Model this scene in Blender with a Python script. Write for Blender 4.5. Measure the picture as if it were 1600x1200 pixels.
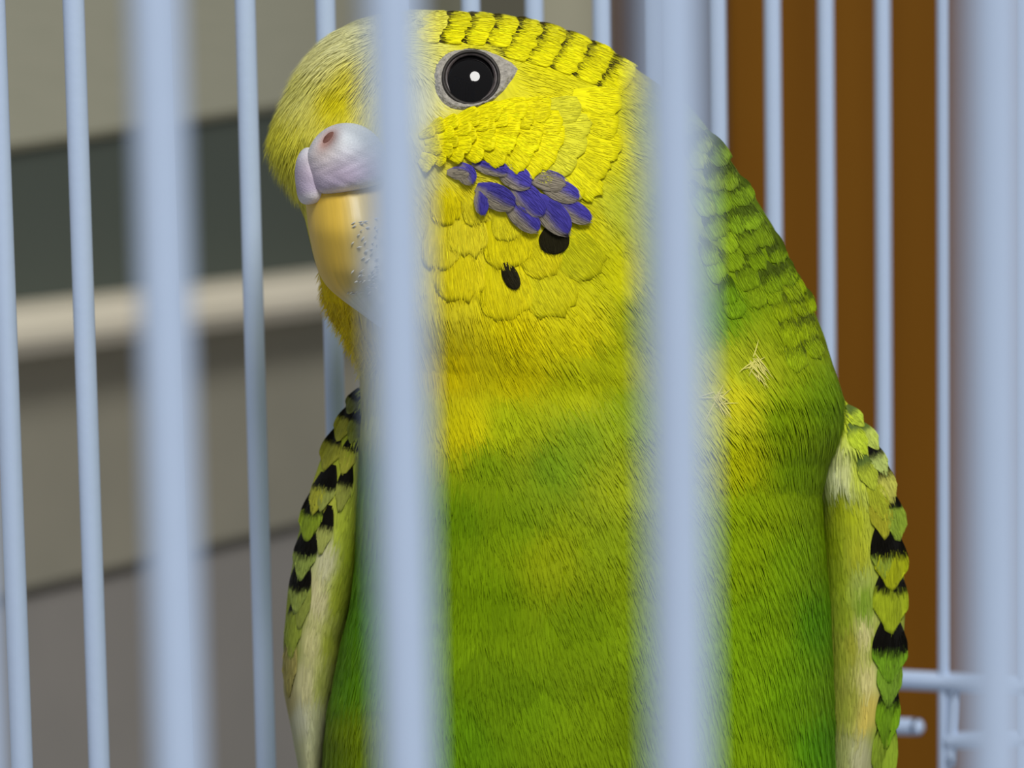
import bpy, math, random
import numpy as np
from mathutils import Vector, Matrix

for o in list(bpy.data.objects):
    bpy.data.objects.remove(o)
scene = bpy.context.scene
COL = scene.collection
rng = np.random.default_rng(7)
random.seed(7)

# ------------------------------------------------------------------ camera
F = 4430.0                       # focal length in pixels of a 1600x1200 frame
# direction of "down" as seen by the camera (the cage wires converge there)
down = np.array([0.1704, -9.481, 1.0]); down /= np.linalg.norm(down)
Zc = -down                       # world up in camera axes (right, up, forward)
fw = np.array([0, 0, 1.0])
Yc = fw - Zc * fw.dot(Zc); Yc /= np.linalg.norm(Yc)
Xc = np.array([1.0, 0, 0]); Xc = Xc - Zc * Xc.dot(Zc) - Yc * Xc.dot(Yc); Xc /= np.linalg.norm(Xc)
M = np.stack([Xc, Yc, Zc])       # camera axes (right, up, forward) -> world
CAM = np.array([0.0, 0.0, 1.20])


def cam2world(p):
    """p (...,3) in millimetres along right, up, forward -> world metres"""
    return CAM + (np.asarray(p, float) @ M.T) / 1000.0


def at(px, py, depth):
    px, py, depth = np.broadcast_arrays(np.asarray(px, float), np.asarray(py, float), np.asarray(depth, float))
    return cam2world(np.stack([(px - 800) / F * depth, (600 - py) / F * depth, depth], -1))


cam = bpy.data.cameras.new('camera')
cam_o = bpy.data.objects.new('camera', cam)
COL.objects.link(cam_o)
right, up, fwd = M[:, 0], M[:, 1], M[:, 2]
R = Matrix(((right[0], up[0], -fwd[0]), (right[1], up[1], -fwd[1]), (right[2], up[2], -fwd[2])))
cam_o.matrix_world = Matrix.Translation(Vector(CAM)) @ R.to_4x4()
cam.sensor_width = 36.0
cam.lens = F / 1600 * 36.0
cam.clip_start = 0.005
cam.clip_end = 50
cam.dof.use_dof = True
cam.dof.focus_distance = 0.242
cam.dof.aperture_fstop = cam.lens / 2.2
scene.camera = cam_o

# ------------------------------------------------------------------ light
w = bpy.data.worlds.new('room_ambient')
scene.world = w
w.use_nodes = True
w.node_tree.nodes['Background'].inputs[0].default_value = (0.95, 0.97, 1.0, 1)
w.node_tree.nodes['Background'].inputs[1].default_value = 0.28


def area(name, loc, target, size, power, color=(1, 1, 1)):
    l = bpy.data.lights.new(name, 'AREA')
    l.shape = 'DISK'; l.size = size; l.energy = power; l.color = color
    o = bpy.data.objects.new(name, l)
    COL.objects.link(o)
    o.location = loc
    o.rotation_euler = (Vector(target) - Vector(loc)).to_track_quat('-Z', 'Y').to_euler()
    return o


area('ceiling_lamp_offscreen', CAM + np.array([0.25, -0.68, 1.15]), CAM + np.array([0, 0.26, 0]), 0.50, 19.5, (1.0, 0.985, 0.95))

scene.view_settings.view_transform = 'Standard'
scene.view_settings.look = 'None'
scene.view_settings.gamma = 1.0
scene.view_settings.use_curve_mapping = False
scene.view_settings.exposure = 0.0


# ------------------------------------------------------------------ helpers
def lin(c):
    c = np.asarray(c, float) / 255.0
    return np.where(c <= 0.04045, c / 12.92, ((c + 0.055) / 1.055) ** 2.4)


def new_mat(name, rough=0.6, spec=0.3):
    m = bpy.data.materials.new(name)
    m.use_nodes = True
    nt = m.node_tree
    b = nt.nodes['Principled BSDF']
    b.inputs['Roughness'].default_value = rough
    b.inputs['Specular IOR Level'].default_value = spec
    return m, nt, b


def noise_mat(name, c1, c2, scale=20, rough=0.6, spec=0.3, bump=0.0, stretch=(1, 1, 1), detail=4):
    m, nt, b = new_mat(name, rough, spec)
    tc = nt.nodes.new('ShaderNodeTexCoord')
    mp = nt.nodes.new('ShaderNodeMapping'); mp.inputs['Scale'].default_value = stretch
    nz = nt.nodes.new('ShaderNodeTexNoise'); nz.inputs['Scale'].default_value = scale
    nz.inputs['Detail'].default_value = detail
    rp = nt.nodes.new('ShaderNodeValToRGB')
    rp.color_ramp.elements[0].position = 0.3; rp.color_ramp.elements[1].position = 0.7
    rp.color_ramp.elements[0].color = (*lin(c1), 1)
    rp.color_ramp.elements[1].color = (*lin(c2), 1)
    nt.links.new(tc.outputs['Object'], mp.inputs[0]); nt.links.new(mp.outputs[0], nz.inputs['Vector'])
    nt.links.new(nz.outputs['Fac'], rp.inputs[0]); nt.links.new(rp.outputs[0], b.inputs['Base Color'])
    if bump:
        bp = nt.nodes.new('ShaderNodeBump'); bp.inputs['Strength'].default_value = bump
        bp.inputs['Distance'].default_value = 0.0003
        nt.links.new(nz.outputs['Fac'], bp.inputs['Height']); nt.links.new(bp.outputs[0], b.inputs['Normal'])
    return m


def attr_mat(name, rough=0.6, spec=0.25, streak=0.0, bump=0.0, scale=(14, 1.2, 1), sheen=0.0):
    """colour from the point attribute Col, fine barbs from a noise stretched along the feather (UV)"""
    m, nt, b = new_mat(name, rough, spec)
    at_ = nt.nodes.new('ShaderNodeAttribute'); at_.attribute_name = 'Col'
    out = at_.outputs['Color']
    if streak or bump:
        uv = nt.nodes.new('ShaderNodeUVMap'); uv.uv_map = 'UVMap'
        mp = nt.nodes.new('ShaderNodeMapping'); mp.inputs['Scale'].default_value = scale
        nz = nt.nodes.new('ShaderNodeTexNoise'); nz.inputs['Scale'].default_value = 1.0
        nz.inputs['Detail'].default_value = 3
        nt.links.new(uv.outputs[0], mp.inputs[0]); nt.links.new(mp.outputs[0], nz.inputs['Vector'])
        if streak:
            mr = nt.nodes.new('ShaderNodeMapRange')
            mr.inputs['From Min'].default_value = 0.3; mr.inputs['From Max'].default_value = 0.7
            mr.inputs['To Min'].default_value = 1 - streak; mr.inputs['To Max'].default_value = 1 + streak * 0.5
            nt.links.new(nz.outputs['Fac'], mr.inputs['Value'])
            vm = nt.nodes.new('ShaderNodeVectorMath'); vm.operation = 'SCALE'
            nt.links.new(out, vm.inputs[0]); nt.links.new(mr.outputs[0], vm.inputs['Scale'])
            out = vm.outputs[0]
        if bump:
            bp = nt.nodes.new('ShaderNodeBump'); bp.inputs['Strength'].default_value = bump
            bp.inputs['Distance'].default_value = 0.0002
            nt.links.new(nz.outputs['Fac'], bp.inputs['Height']); nt.links.new(bp.outputs[0], b.inputs['Normal'])
    nt.links.new(out, b.inputs['Base Color'])
    if sheen:
        b.inputs['Sheen Weight'].default_value = sheen
    return m


def mesh_obj(name, verts, faces, mat, parent=None, cols=None, uvs=None, smooth=True):
    """verts in world metres; the object sits at the middle of its points"""
    verts = np.asarray(verts, float)
    c = verts.mean(0)
    pl = np.array(parent['_o']) if parent is not None and '_o' in parent else np.zeros(3)
    me = bpy.data.meshes.new(name)
    me.from_pydata((verts - c).tolist(), [], faces if isinstance(faces, list) else faces.tolist())
    if smooth:
        me.polygons.foreach_set('use_smooth', np.ones(len(me.polygons), bool))
    if cols is not None:
        a = me.color_attributes.new('Col', 'FLOAT_COLOR', 'POINT')
        cc = np.ones((len(verts), 4), np.float32); cc[:, :3] = np.clip(cols, 0, 1)
        a.data.foreach_set('color', cc.ravel())
    if uvs is not None:
        uv = me.uv_layers.new(name='UVMap')
        idx = np.empty(len(me.loops), np.int32); me.loops.foreach_get('vertex_index', idx)
        uv.data.foreach_set('uv', np.asarray(uvs, np.float32)[idx].ravel())
    me.materials.append(mat)
    me.update()
    o = bpy.data.objects.new(name, me)
    COL.objects.link(o)
    o.location = (c - pl)
    if parent is not None:
        o.parent = parent
    o['_o'] = c.tolist()
    return o


def empty(name, loc):
    o = bpy.data.objects.new(name, None)
    o.empty_display_size = 0.01
    COL.objects.link(o)
    o.location = loc
    o['_o'] = [float(v) for v in loc]
    return o


def tag(o, label, cat=None, kind=None, group=None):
    o['label'] = label
    if cat: o['category'] = cat
    if kind: o['kind'] = kind
    if group: o['group'] = group
    return o


def grid_faces(nu, nv, wrap_v=False):
    f = []
    for i in range(nu - 1):
        for j in range(nv if wrap_v else nv - 1):
            k = (j + 1) % nv
            f.append((i * nv + j, i * nv + k, (i + 1) * nv + k, (i + 1) * nv + j))
    return f


def wire(name, p0, p1, r, mat, parent, sides=20, sag=None):
    """round wire between two world points with rounded ends"""
    p0 = np.asarray(p0, float); p1 = np.asarray(p1, float)
    d = p1 - p0; L = np.linalg.norm(d); d /= L
    a = np.cross(d, [0.3, 0.9, 0.1]); a /= np.linalg.norm(a); b = np.cross(d, a)
    ts = [(0, 0.02), (0.0, 0.6), (r * 0.4 / L, 0.92), (r / L, 1)] + [(t, 1) for t in np.linspace(0.05, 0.95, 8)] + \
         [(1 - r / L, 1), (1 - r * 0.4 / L, 0.92), (1.0, 0.6), (1.0, 0.02)]
    v = []
    for t, k in ts:
        for i in range(sides):
            an = 2 * math.pi * i / sides
            v.append(p0 + d * L * t + (a * math.cos(an) + b * math.sin(an)) * r * k)
    return mesh_obj(name, v, grid_faces(len(ts), sides, True), mat, parent)


def box_on(name, O, e1, e2, n, s0, s1, h0, h1, t0, t1, mat, parent=None, bev=0.0015, h0b=None):
    """bevelled slab on a frame (metres). h0b: bottom height at the s1 end when the lower edge hangs crooked"""
    hb = h0 if h0b is None else h0b
    P = lambda s, h, t: O + e1 * s + e2 * h + n * t
    c = [(s0, h0), (s1, hb), (s1, h1), (s0, h1)]
    v = [P(s, h, t0) for s, h in c]
    cs = (s0 + s1) / 2; ch = (h0 + h1) / 2
    sg = [(-1, -1), (1, -1), (1, 1), (-1, 1)]
    v += [P(s, h, t1 - bev) for s, h in c]
    v += [P(s - bev * a, h - bev * b, t1) for (s, h), (a, b) in zip(c, sg)]
    f = [(3, 2, 1, 0), (8, 9, 10, 11)]
    for i in range(4):
        j = (i + 1) % 4
        f += [(i, j, 4 + j, 4 + i), (4 + i, 4 + j, 8 + j, 8 + i)]
    return mesh_obj(name, v, f, mat, parent, smooth=False)


def ray_plane(px, py, P, n):
    d = at(px, py, 100.0) - CAM
    t = np.dot(P - CAM, n) / np.dot(d, n)
    return CAM + d * t


UP = np.array([0, 0, 1.0])

# ------------------------------------------------------------------ room behind the cage
M_plaster = noise_mat('beige_wall_paint', (150, 147, 132), (158, 154, 138), 30, 0.8, 0.2)
M_low = noise_mat('grey_wall_panel', (146, 143, 138), (152, 148, 143), 30, 0.8, 0.2)
M_blind = noise_mat('grey_beige_blind_cloth', (172, 172, 153), (179, 178, 159), 60, 0.85, 0.15, stretch=(1, 1, 12))
M_glass = noise_mat('dark_green_grey_glass', (82, 91, 84), (88, 96, 90), 8, 0.45, 0.3)
M_sill = noise_mat('cream_sill_paint', (226, 219, 198), (232, 224, 204), 25, 0.5, 0.3)
M_olive = noise_mat('olive_grey_board', (124, 124, 108), (132, 130, 114), 25, 0.8, 0.2)
M_pale = noise_mat('pale_beige_board', (216, 215, 188), (222, 220, 194), 25, 0.8, 0.2)
M_taupe = noise_mat('taupe_board', (136, 120, 113), (142, 126, 118), 25, 0.8, 0.2)
M_wood = noise_mat('orange_brown_wood', (114, 72, 10), (124, 80, 14), 9, 0.6, 0.1, stretch=(9, 9, 0.6))

hz = np.array([0.61, 0.0, 1.0])
hz = M @ hz; hz[2] = 0; hz /= np.linalg.norm(hz)       # runs back to the right
WO = at(0, 500, 700.0)
WN = np.cross(UP, hz); WN /= np.linalg.norm(WN)
if np.dot(WN, CAM - WO) < 0: WN = -WN


def wall_sh(px, py, off=0.0):
    p = ray_plane(px, py, WO + WN * off, WN) - WO
    return p.dot(hz), p.dot(UP)


def wb(name, px0, px1, h0, h1, t0, t1, mat, parent=None, h0b=None, bev=0.002):
    s0 = wall_sh(px0, 300)[0]; s1 = wall_sh(px1, 300)[0]
    return box_on(name, WO, hz, UP, WN, s0, s1, h0, h1, t0, t1, mat, parent, bev, h0b)


h_sill_t = wall_sh(11, 494, 0.016)[1]; h_sill_b = wall_sh(11, 566, 0.016)[1]
h_seam = wall_sh(34, 930)[1]
hb0 = wall_sh(-150, 270, -0.0125)[1]; hb1 = wall_sh(695, 141, -0.0125)[1]
wl = wb('wall_back', -900, 1190, -0.75, 0.75, -0.09, -0.030, M_plaster)
tag(wl, 'beige painted wall running back behind the cage', kind='structure')
wb('wall_panel', -500, 1180, h_seam, h_sill_b, -0.030, 0.0, M_plaster, wl)
p2 = wb('wall_panel', -500, 1180, -0.40, h_seam - 0.0002, -0.030, -0.004, M_low, wl)
win = wb('window_1', -500, 690, h_sill_b, 0.45, -0.030, -0.016, M_glass)
tag(win, 'dark window pane above a cream sill', kind='structure')
sill = wb('window_sill', -500, 700, h_sill_b, h_sill_t, -0.022, 0.016, M_sill, win, bev=0.004)
s_a, s_b, s_c = (wall_sh(q, 300)[0] for q in (-150, 695, -480))
hb0 = hb0 + (hb1 - hb0) * (s_c - s_a) / (s_b - s_a)
bl = wb('roller_blind', -480, 695, hb0, 0.42, -0.0155, -0.0125, M_blind, None, hb1)
tag(bl, 'grey-beige roller blind hanging crooked over the dark window', 'blind')
for i, (a, b, m, lab) in enumerate(((702, 826, M_olive, 'olive grey upright board beside the blind'),
                                    (830, 944, M_pale, 'pale beige upright board between the olive and taupe boards'),
                                    (948, 1180, M_taupe, 'taupe upright board next to the brown wood cupboard'))):
    tag(wb('trim_%d' % (i + 1), a, b, h_sill_b + 0.01, 0.45, -0.0295, 0.006 - 0.003 * (i % 2), m), lab, kind='structure')

# wooden cupboard standing to the right
wx = M @ np.array([1.0, 0, -0.10]); wx[2] = 0; wx /= np.linalg.norm(wx)
wn = np.cross(wx, UP)
if np.dot(wn, CAM - at(1135, 300, 800)) < 0: wn = -wn
cup = empty('wood_cupboard', at(1400, 600, 860) * np.array([1, 1, 0]) + UP * 0.80)
tag(cup, 'orange-brown wooden cupboard behind the right side of the cage', 'cupboard')
CO = at(1136, 300, 800.0)
box_on('side_panel', CO, wx, UP, wn, 0.0, 0.30, -0.42, 0.40, -0.12, 0.0, M_wood, cup)
box_on('corner_strip', CO, wx, UP, wn, 0.30, 0.335, -0.42, 0.40, -0.12, 0.003, M_wood, cup)

# ------------------------------------------------------------------ bird in "photo space"
D0 = 255.0
S = D0 / F                                           # mm per pixel at the bird


def W(p):
    p = np.asarray(p, float)
    return at(p[..., 0], p[..., 1], D0 - p[..., 2] * S)


def smooth_interp(pts, k1=13, k2=71, ys=(110, 190)):
    """piecewise outline smoothed lightly near the crown and strongly further down"""
    pts = np.array(pts, float)
    yy = np.arange(pts[0, 0], pts[-1, 0] + 1)
    xx = np.interp(yy, pts[:, 0], pts[:, 1])

    def sm(k):
        ker = np.hanning(k + 2)[1:-1]; ker /= ker.sum()
        pad = np.concatenate([2 * xx[0] - xx[k // 2:0:-1], xx, 2 * xx[-1] - xx[-2:-k // 2 - 1:-1]])
        return np.convolve(pad, ker, 'valid')
    t = np.clip((yy - ys[0]) / (ys[1] - ys[0]), 0, 1)
    z = sm(k1) * (1 - t) + sm(k2) * t
    return lambda y: np.interp(y, yy, z)


XL = smooth_interp([(15, 655), (17, 630), (20, 600), (30, 562), (50, 522), (75, 492), (100, 472), (130, 456), (160, 441),
                    (185, 429), (215, 419), (240, 424), (270, 441), (300, 458), (340, 476), (400, 490), (430, 500),
                    (460, 504), (490, 513), (520, 531), (550, 549), (575, 562), (640, 566), (760, 560), (880, 556),
                    (950, 547), (1000, 535), (1050, 525), (1100, 515), (1150, 508), (1200, 505), (1300, 520),
                    (1450, 590), (1600, 700), (1680, 800), (1700, 900)], 13, 21)
XR = smooth_interp([(15, 661), (18, 700), (23, 745), (28, 785), (36, 835), (48, 880), (68, 930), (88, 968), (110, 996),
                    (127, 1022), (160, 1068), (190, 1096), (230, 1126), (265, 1150), (310, 1180), (350, 1205), (410, 1236),
                    (460, 1261), (520, 1285), (570, 1301), (620, 1317), (660, 1318), (690, 1310), (720, 1297),
                    (770, 1284), (820, 1286), (880, 1290), (940, 1296), (1000, 1299), (1080, 1303), (1200, 1305),
                    (1300, 1290), (1450, 1220), (1600, 1090), (1680, 960), (1700, 905)], 13, 31)
WF = smooth_interp([(15, 2), (17, 40), (20, 72), (30, 122), (50, 172), (80, 208), (120, 236), (170, 258), (230, 275),
                    (300, 285), (400, 292), (500, 296), (560, 300), (620, 316), (700, 348), (800, 378), (900, 395),
                    (1050, 402), (1200, 396), (1400, 330), (1550, 230), (1660, 90), (1700, 4)])
WB = smooth_interp([(15, 2), (17, 30), (20, 50), (30, 85), (50, 125), (80, 160), (120, 200), (200, 240), (400, 300),
                    (700, 360), (1100, 370), (1400, 300), (1600, 150), (1700, 4)])
PEXP = 2.25


def gb(x, y, cx, cy, rx, ry, a=0.0):
    c, s = math.cos(a), math.sin(a)
    dx = (x - cx) * c + (y - cy) * s; dy = -(x - cx) * s + (y - cy) * c
    return np.exp(-(dx / rx) ** 2 - (dy / ry) ** 2)


def sstep(a, b, x):
    t = np.clip((x - a) / (b - a), 0, 1)
    return t * t * (3 - 2 * t)


def bumps(x, y):
    b = 20 * gb(x, y, 850, 290, 150, 110, 0.3)               # cheek
    b = b + 30 * gb(x, y, 800, 520, 210, 95) * (1 - sstep(560, 650, y - 0.05 * (x - 800)))   # bib over the breast
    b = b - 14 * gb(x, y, 1090, 560, 90, 160, 0.35)          # fold at the side of the neck
    b = b + 16 * gb(x, y, 1200, 660, 90, 120, 0.2)
    b = b - 0.36 * (y - 121) * gb(x, y, 736, 121, 90, 62)     # brow and hollow under the eye
    b = b + 2.2 * np.sin(x / 61.0 + y / 170.0) * np.sin(y / 83.0 + x / 210.0) * sstep(560, 700, y)
    b = b + 1.0 * np.sin(x / 23.0 + y / 90.0 + 1) * np.sin(y / 41.0 - x / 120.0) * sstep(300, 500, y)
    return b


def body_pt(y, th):
    xl, xr = XL(y), XR(y)
    xc, hw = (xl + xr) / 2, (xr - xl) / 2
    c, s = np.cos(th), np.sin(th)
    u = np.sign(c) * np.abs(c) ** (2 / PEXP); v = np.abs(s) ** (2 / PEXP)
    x = xc + hw * u
    w_ = np.where(s >= 0, WF(y) * v, -WB(y) * v)
    w_ = w_ - np.where(s > 0, 45 * (1 - sstep(36, 46, np.hypot(x - 736, (y - 121) * 1.05))), 0)      # eye socket
    w_ = w_ + np.where(s > 0, bumps(x, y) * np.clip(1 - u * u, 0, 1) * np.clip(WF(y) / 150, 0, 1), 0)
    return np.stack([x, y + 0 * x, w_], -1)


def wsurf(x, y):
    xl, xr = XL(y), XR(y)
    xc, hw = (xl + xr) / 2, (xr - xl) / 2
    u = np.clip((x - xc) / hw, -1, 1)
    v = np.clip(1 - np.abs(u) ** PEXP, 0, 1) ** (1 / PEXP)
    return WF(y) * v + bumps(x, y) * np.clip(1 - u * u, 0, 1) * np.clip(WF(y) / 150, 0, 1)


def nsurf(x, y, e=4.0):
    gx = (wsurf(x + e, y) - wsurf(x - e, y)) / (2 * e)
    gy = (wsurf(x, y + e) - wsurf(x, y - e)) / (2 * e)
    n = np.stack([-gx, -gy, np.ones_like(gx)], -1)
    return n / np.linalg.norm(n, axis=-1, keepdims=True)


# colour of the plumage (its own pigment), as sRGB control points over the body
CP = np.array([
    (430, 215, 238, 232, 70), (470, 130, 240, 236, 130), (540, 60, 242, 240, 175), (500, 85, 242, 238, 160), (620, 40, 242, 240, 180), (530, 150, 232, 220, 25),
    (560, 120, 232, 222, 60), (650, 60, 242, 238, 110), (720, 45, 240, 232, 20), (850, 80, 240, 232, 15), (960, 110, 238, 232, 20),
    (640, 150, 238, 236, 170), (640, 260, 232, 226, 130), (600, 120, 236, 234, 160), (620, 400, 226, 222, 150), (700, 220, 240, 228, 10),
    (850, 180, 240, 230, 15), (950, 220, 236, 230, 25), (1010, 220, 200, 208, 70), (1050, 170, 170, 188, 70), (900, 240, 238, 230, 15),
    (980, 320, 205, 212, 60), (1040, 320, 176, 196, 40), (700, 320, 242, 226, 5), (700, 420, 242, 226, 5), (820, 400, 240, 226, 8),
    (900, 350, 230, 222, 10), (960, 420, 216, 214, 6), (800, 500, 236, 222, 5), (900, 500, 222, 214, 5), (960, 560, 186, 196, 8),
    (530, 520, 226, 202, 8), (510, 470, 226, 198, 6), (700, 570, 232, 214, 5), (800, 580, 214, 204, 5), (900, 600, 190, 198, 8),
    (720, 660, 216, 208, 10), (800, 660, 178, 194, 10), (900, 680, 150, 180, 10), (980, 640, 162, 188, 16), (760, 720, 150, 182, 12),
    (860, 720, 140, 178, 18), (960, 740, 176, 194, 8), (720, 800, 132, 174, 8), (800, 800, 142, 176, 8), (860, 860, 166, 184, 5),
    (940, 850, 158, 184, 6), (760, 930, 138, 176, 5), (900, 980, 144, 180, 6), (800, 1100, 136, 178, 12), (900, 1180, 146, 182, 12),
    (720, 1150, 126, 178, 14), (960, 1100, 144, 178, 10), (1000, 500, 170, 186, 10), (1120, 480, 128, 176, 18), (1060, 420, 146, 184, 30),
    (1150, 330, 140, 176, 30), (1200, 420, 146, 180, 16), (1250, 500, 164, 188, 10), (1160, 560, 180, 192, 30), (1110, 620, 196, 200, 50),
    (1140, 620, 210, 206, 20), (1140, 700, 196, 202, 6), (1220, 640, 156, 190, 10), (1290, 620, 140, 182, 14), (1250, 720, 146, 186, 8),
    (1180, 800, 162, 192, 8), (1150, 860, 156, 188, 8), (1240, 860, 146, 190, 10), (1200, 960, 148, 192, 12), (1280, 960, 116, 184, 10),
    (1150, 1050, 146, 190, 14), (1250, 1080, 138, 192, 12), (1290, 1150, 112, 186, 12), (1180, 1180, 152, 192, 14), (600, 900, 120, 184, 12),
    (550, 950, 114, 184, 12), (540, 1050, 120, 182, 14), (560, 1150, 152, 180, 12), (520, 1180, 146, 178, 16), (600, 750, 130, 180, 14),
    (640, 640, 190, 190, 60), (800, 1500, 130, 180, 20), (1100, 1400, 130, 180, 20), (1150, 240, 130, 160, 50)], float)
CPL = lin(CP[:, 2:])
CPL = CPL * 0.94 * (1 - 0.24 * np.clip((CP[:, 3] / np.maximum(CP[:, 2], 1) - 0.95) / 0.2, 0, 1))[:, None]


def pigment(x, y):
    x = np.asarray(x, float); y = np.asarray(y, float)
    sh = x.shape
    x = x.ravel(); y = y.ravel()
    out = np.empty((len(x), 3))
    for i in range(0, len(x), 20000):
        d2 = (x[i:i + 20000, None] - CP[None, :, 0]) ** 2 + (y[i:i + 20000, None] - CP[None, :, 1]) ** 2 + 120
        wt = d2 ** -1.7
        out[i:i + 20000] = (wt @ CPL) / wt.sum(1, keepdims=True)
    return out.reshape(sh + (3,))


# lie of the plumage: angle in degrees, 0 = to the right, 90 = down
DP = np.array([
    (430, 200, 118), (470, 110, 128), (540, 60, 150), (620, 30, 176), (500, 170, 112), (560, 130, 118), (590, 170, 105), (640, 60, 20), (720, 40, 8),
    (850, 50, 18), (960, 90, 30), (860, 140, 20), (950, 160, 30), (820, 200, 20), (720, 230, -8), (650, 250, 60), (900, 260, 25), (1000, 230, 25),
    (1060, 200, 45), (1000, 330, 45), (700, 330, 60), (700, 430, 82), (800, 420, 76), (900, 380, 48), (960, 450, 52),
    (520, 500, 110), (560, 560, 100), (720, 560, 74), (850, 560, 58), (960, 560, 56), (720, 660, 62), (850, 670, 66), (960, 660, 66),
    (720, 780, 86), (850, 760, 70), (720, 1000, 89), (850, 950, 82), (960, 950, 72), (720, 1180, 80), (900, 1150, 76), (1000, 800, 66),
    (1130, 300, 62), (1200, 380, 62), (1150, 480, 58), (1250, 520, 66), (1160, 600, 58), (1250, 640, 70), (1150, 760, 58), (1250, 800, 60),
    (1150, 900, 68), (1280, 900, 62), (1150, 1050, 72), (1250, 1050, 70), (1290, 1150, 82), (1180, 1180, 78), (540, 1000, 96), (520, 1150, 94), (600, 800, 95),
    (800, 1500, 84)], float)
DV = np.stack([np.cos(np.radians(DP[:, 2])), np.sin(np.radians(DP[:, 2]))], -1)


def flow(x, y):
    out = np.empty((len(x), 2))
    for i in range(0, len(x), 20000):
        d2 = (x[i:i + 20000, None] - DP[None, :, 0]) ** 2 + (y[i:i + 20000, None] - DP[None, :, 1]) ** 2 + 200
        wt = d2 ** -1.5
        out[i:i + 20000] = wt @ DV
    return out / (np.linalg.norm(out, axis=1, keepdims=True) + 1e-9)


M_body = attr_mat('plumage_base', 0.8, 0.06, streak=0.25, bump=0.5, scale=(180, 14, 1))
M_barb = attr_mat('plumage_barbs', 0.6, 0.08)
M_feather = attr_mat('feather_vane', 0.6, 0.10, streak=0.22, bump=0.35, scale=(15, 1.4, 1))

bird = empty('parakeet', W((905, 1690, 0)))
tag(bird, 'yellow and green parakeet with blue cheek patch sitting inside the white cage', 'bird')

ys = np.concatenate([np.array([15.2, 16, 17, 18.5, 20.5, 23, 26]), np.arange(30, 120, 3.0), np.arange(120, 1240, 4.5), np.arange(1240, 1700, 12), [1699.5]])
NT = 260
ths = np.linspace(0, 2 * np.pi, NT, endpoint=False)
YY, TT = np.meshgrid(ys, ths, indexing='ij')
BP = body_pt(YY, TT)
bc = pigment(BP[..., 0], BP[..., 1])
fl_uv = np.stack([TT / (2 * np.pi), YY / 1200.0], -1).reshape(-1, 2)
body = mesh_obj('body', W(BP).reshape(-1, 3), grid_faces(len(ys), NT, True) + [tuple(range(NT)), tuple(range((len(ys) - 1) * NT, len(ys) * NT))[::-1]],
                M_body, bird, bc.reshape(-1, 3), fl_uv)


# ------------------------------------------------------------------ barbs: fine strands lying over a surface
def strands(name, P, N, D, length, width, cols, lift, parent, curl=0.0, seg=4):
    """P,N (n,3) photo-space points and normals, D (n,3) tangents"""
    n = len(P)
    B = np.cross(N, D); B /= np.linalg.norm(B, axis=1, keepdims=True) + 1e-9
    tt = np.linspace(0, 1, seg + 1)
    prof = np.array([0.75, 1.0, 0.95, 0.7, 0.12]) if seg == 4 else np.interp(tt, [0, .3, .6, 1], [.75, 1, .85, .12])
    V = np.empty((n, seg + 1, 2, 3))
    for k, t in enumerate(tt):
        c = P + D * (length * t)[:, None] + N * (lift[:, None] * (0.25 + 0.75 * t)) + B * (curl * length * t * t)[:, None]
        c = c - N * ((length * t) ** 2 / 900.0)[:, None]
        V[:, k, 0] = c - B * (width * prof[k] / 2)[:, None]
        V[:, k, 1] = c + B * (width * prof[k] / 2)[:, None]
    base = np.arange(n)[:, None] * (2 * (seg + 1)) + 2 * np.arange(seg)[None, :]
    Fq = np.stack([base, base + 1, base + 3, base + 2], -1).reshape(-1, 4)
    C = np.broadcast_to(cols[:, None, None, :], (n, seg + 1, 2, 3)).reshape(-1, 3)
    o = mesh_obj(name, W(V.reshape(-1, 3)), Fq, M_barb, parent, C)
    o['kind'] = 'stuff'
    return o


def body_samples(n, y0=16, y1=1330, t0=-0.75, t1=math.pi + 0.75):
    y = rng.uniform(y0, y1, n * 3); t = rng.uniform(t0, t1, n * 3)
    e = 1.5e-3
    p = body_pt(y, t)
    pu = body_pt(y + 1.0, t) - p
    pv = (body_pt(y, t + e) - p) / e
    N = np.cross(pu, pv); ar = np.linalg.norm(N, axis=1)
    keep = rng.uniform(0, 1, len(y)) < np.clip(ar / np.percentile(ar, 97), 0, 1)
    p, N, ar = p[keep], N[keep], ar[keep]
    N = N / (ar[:, None] + 1e-9)
    out = np.stack([p[:, 0] - (XL(p[:, 1]) + XR(p[:, 1])) / 2, 0 * p[:, 0], p[:, 2]], -1)
    sg = np.sign((N * out).sum(1)); sg[sg == 0] = 1
    N = N * sg[:, None]
    return p[:n], N[:n]


def tangent(N, d2):
    d = np.stack([d2[:, 0], d2[:, 1], 0 * d2[:, 0]], -1)
    d = d - N * (d * N).sum(1, keepdims=True)
    return d / (np.linalg.norm(d, axis=1, keepdims=True) + 1e-6)


def in_eye(x, y):
    return ((x - 741) / 64) ** 2 + ((y - 124) / 47) ** 2 < 1


P, N = body_samples(125000)
x, y = P[:, 0], P[:, 1]
keep = ~in_eye(x, y)
keep &= ~((x > 470) & (x < 610) & (y > 205) & (y < 470) & (P[:, 2] > 0))      # bill
P, N = P[keep], N[keep]; x, y = P[:, 0], P[:, 1]
d2 = flow(x, y)
ja = rng.normal(0, 0.055, len(x)); ca, sa = np.cos(ja), np.sin(ja)
d2 = np.stack([d2[:, 0] * ca - d2[:, 1] * sa, d2[:, 0] * sa + d2[:, 1] * ca], -1)
D = tangent(N, d2)
head = 1 - sstep(420, 600, y)
ln = (38 - 18 * head) * rng.uniform(0.7, 1.35, len(x))
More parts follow.
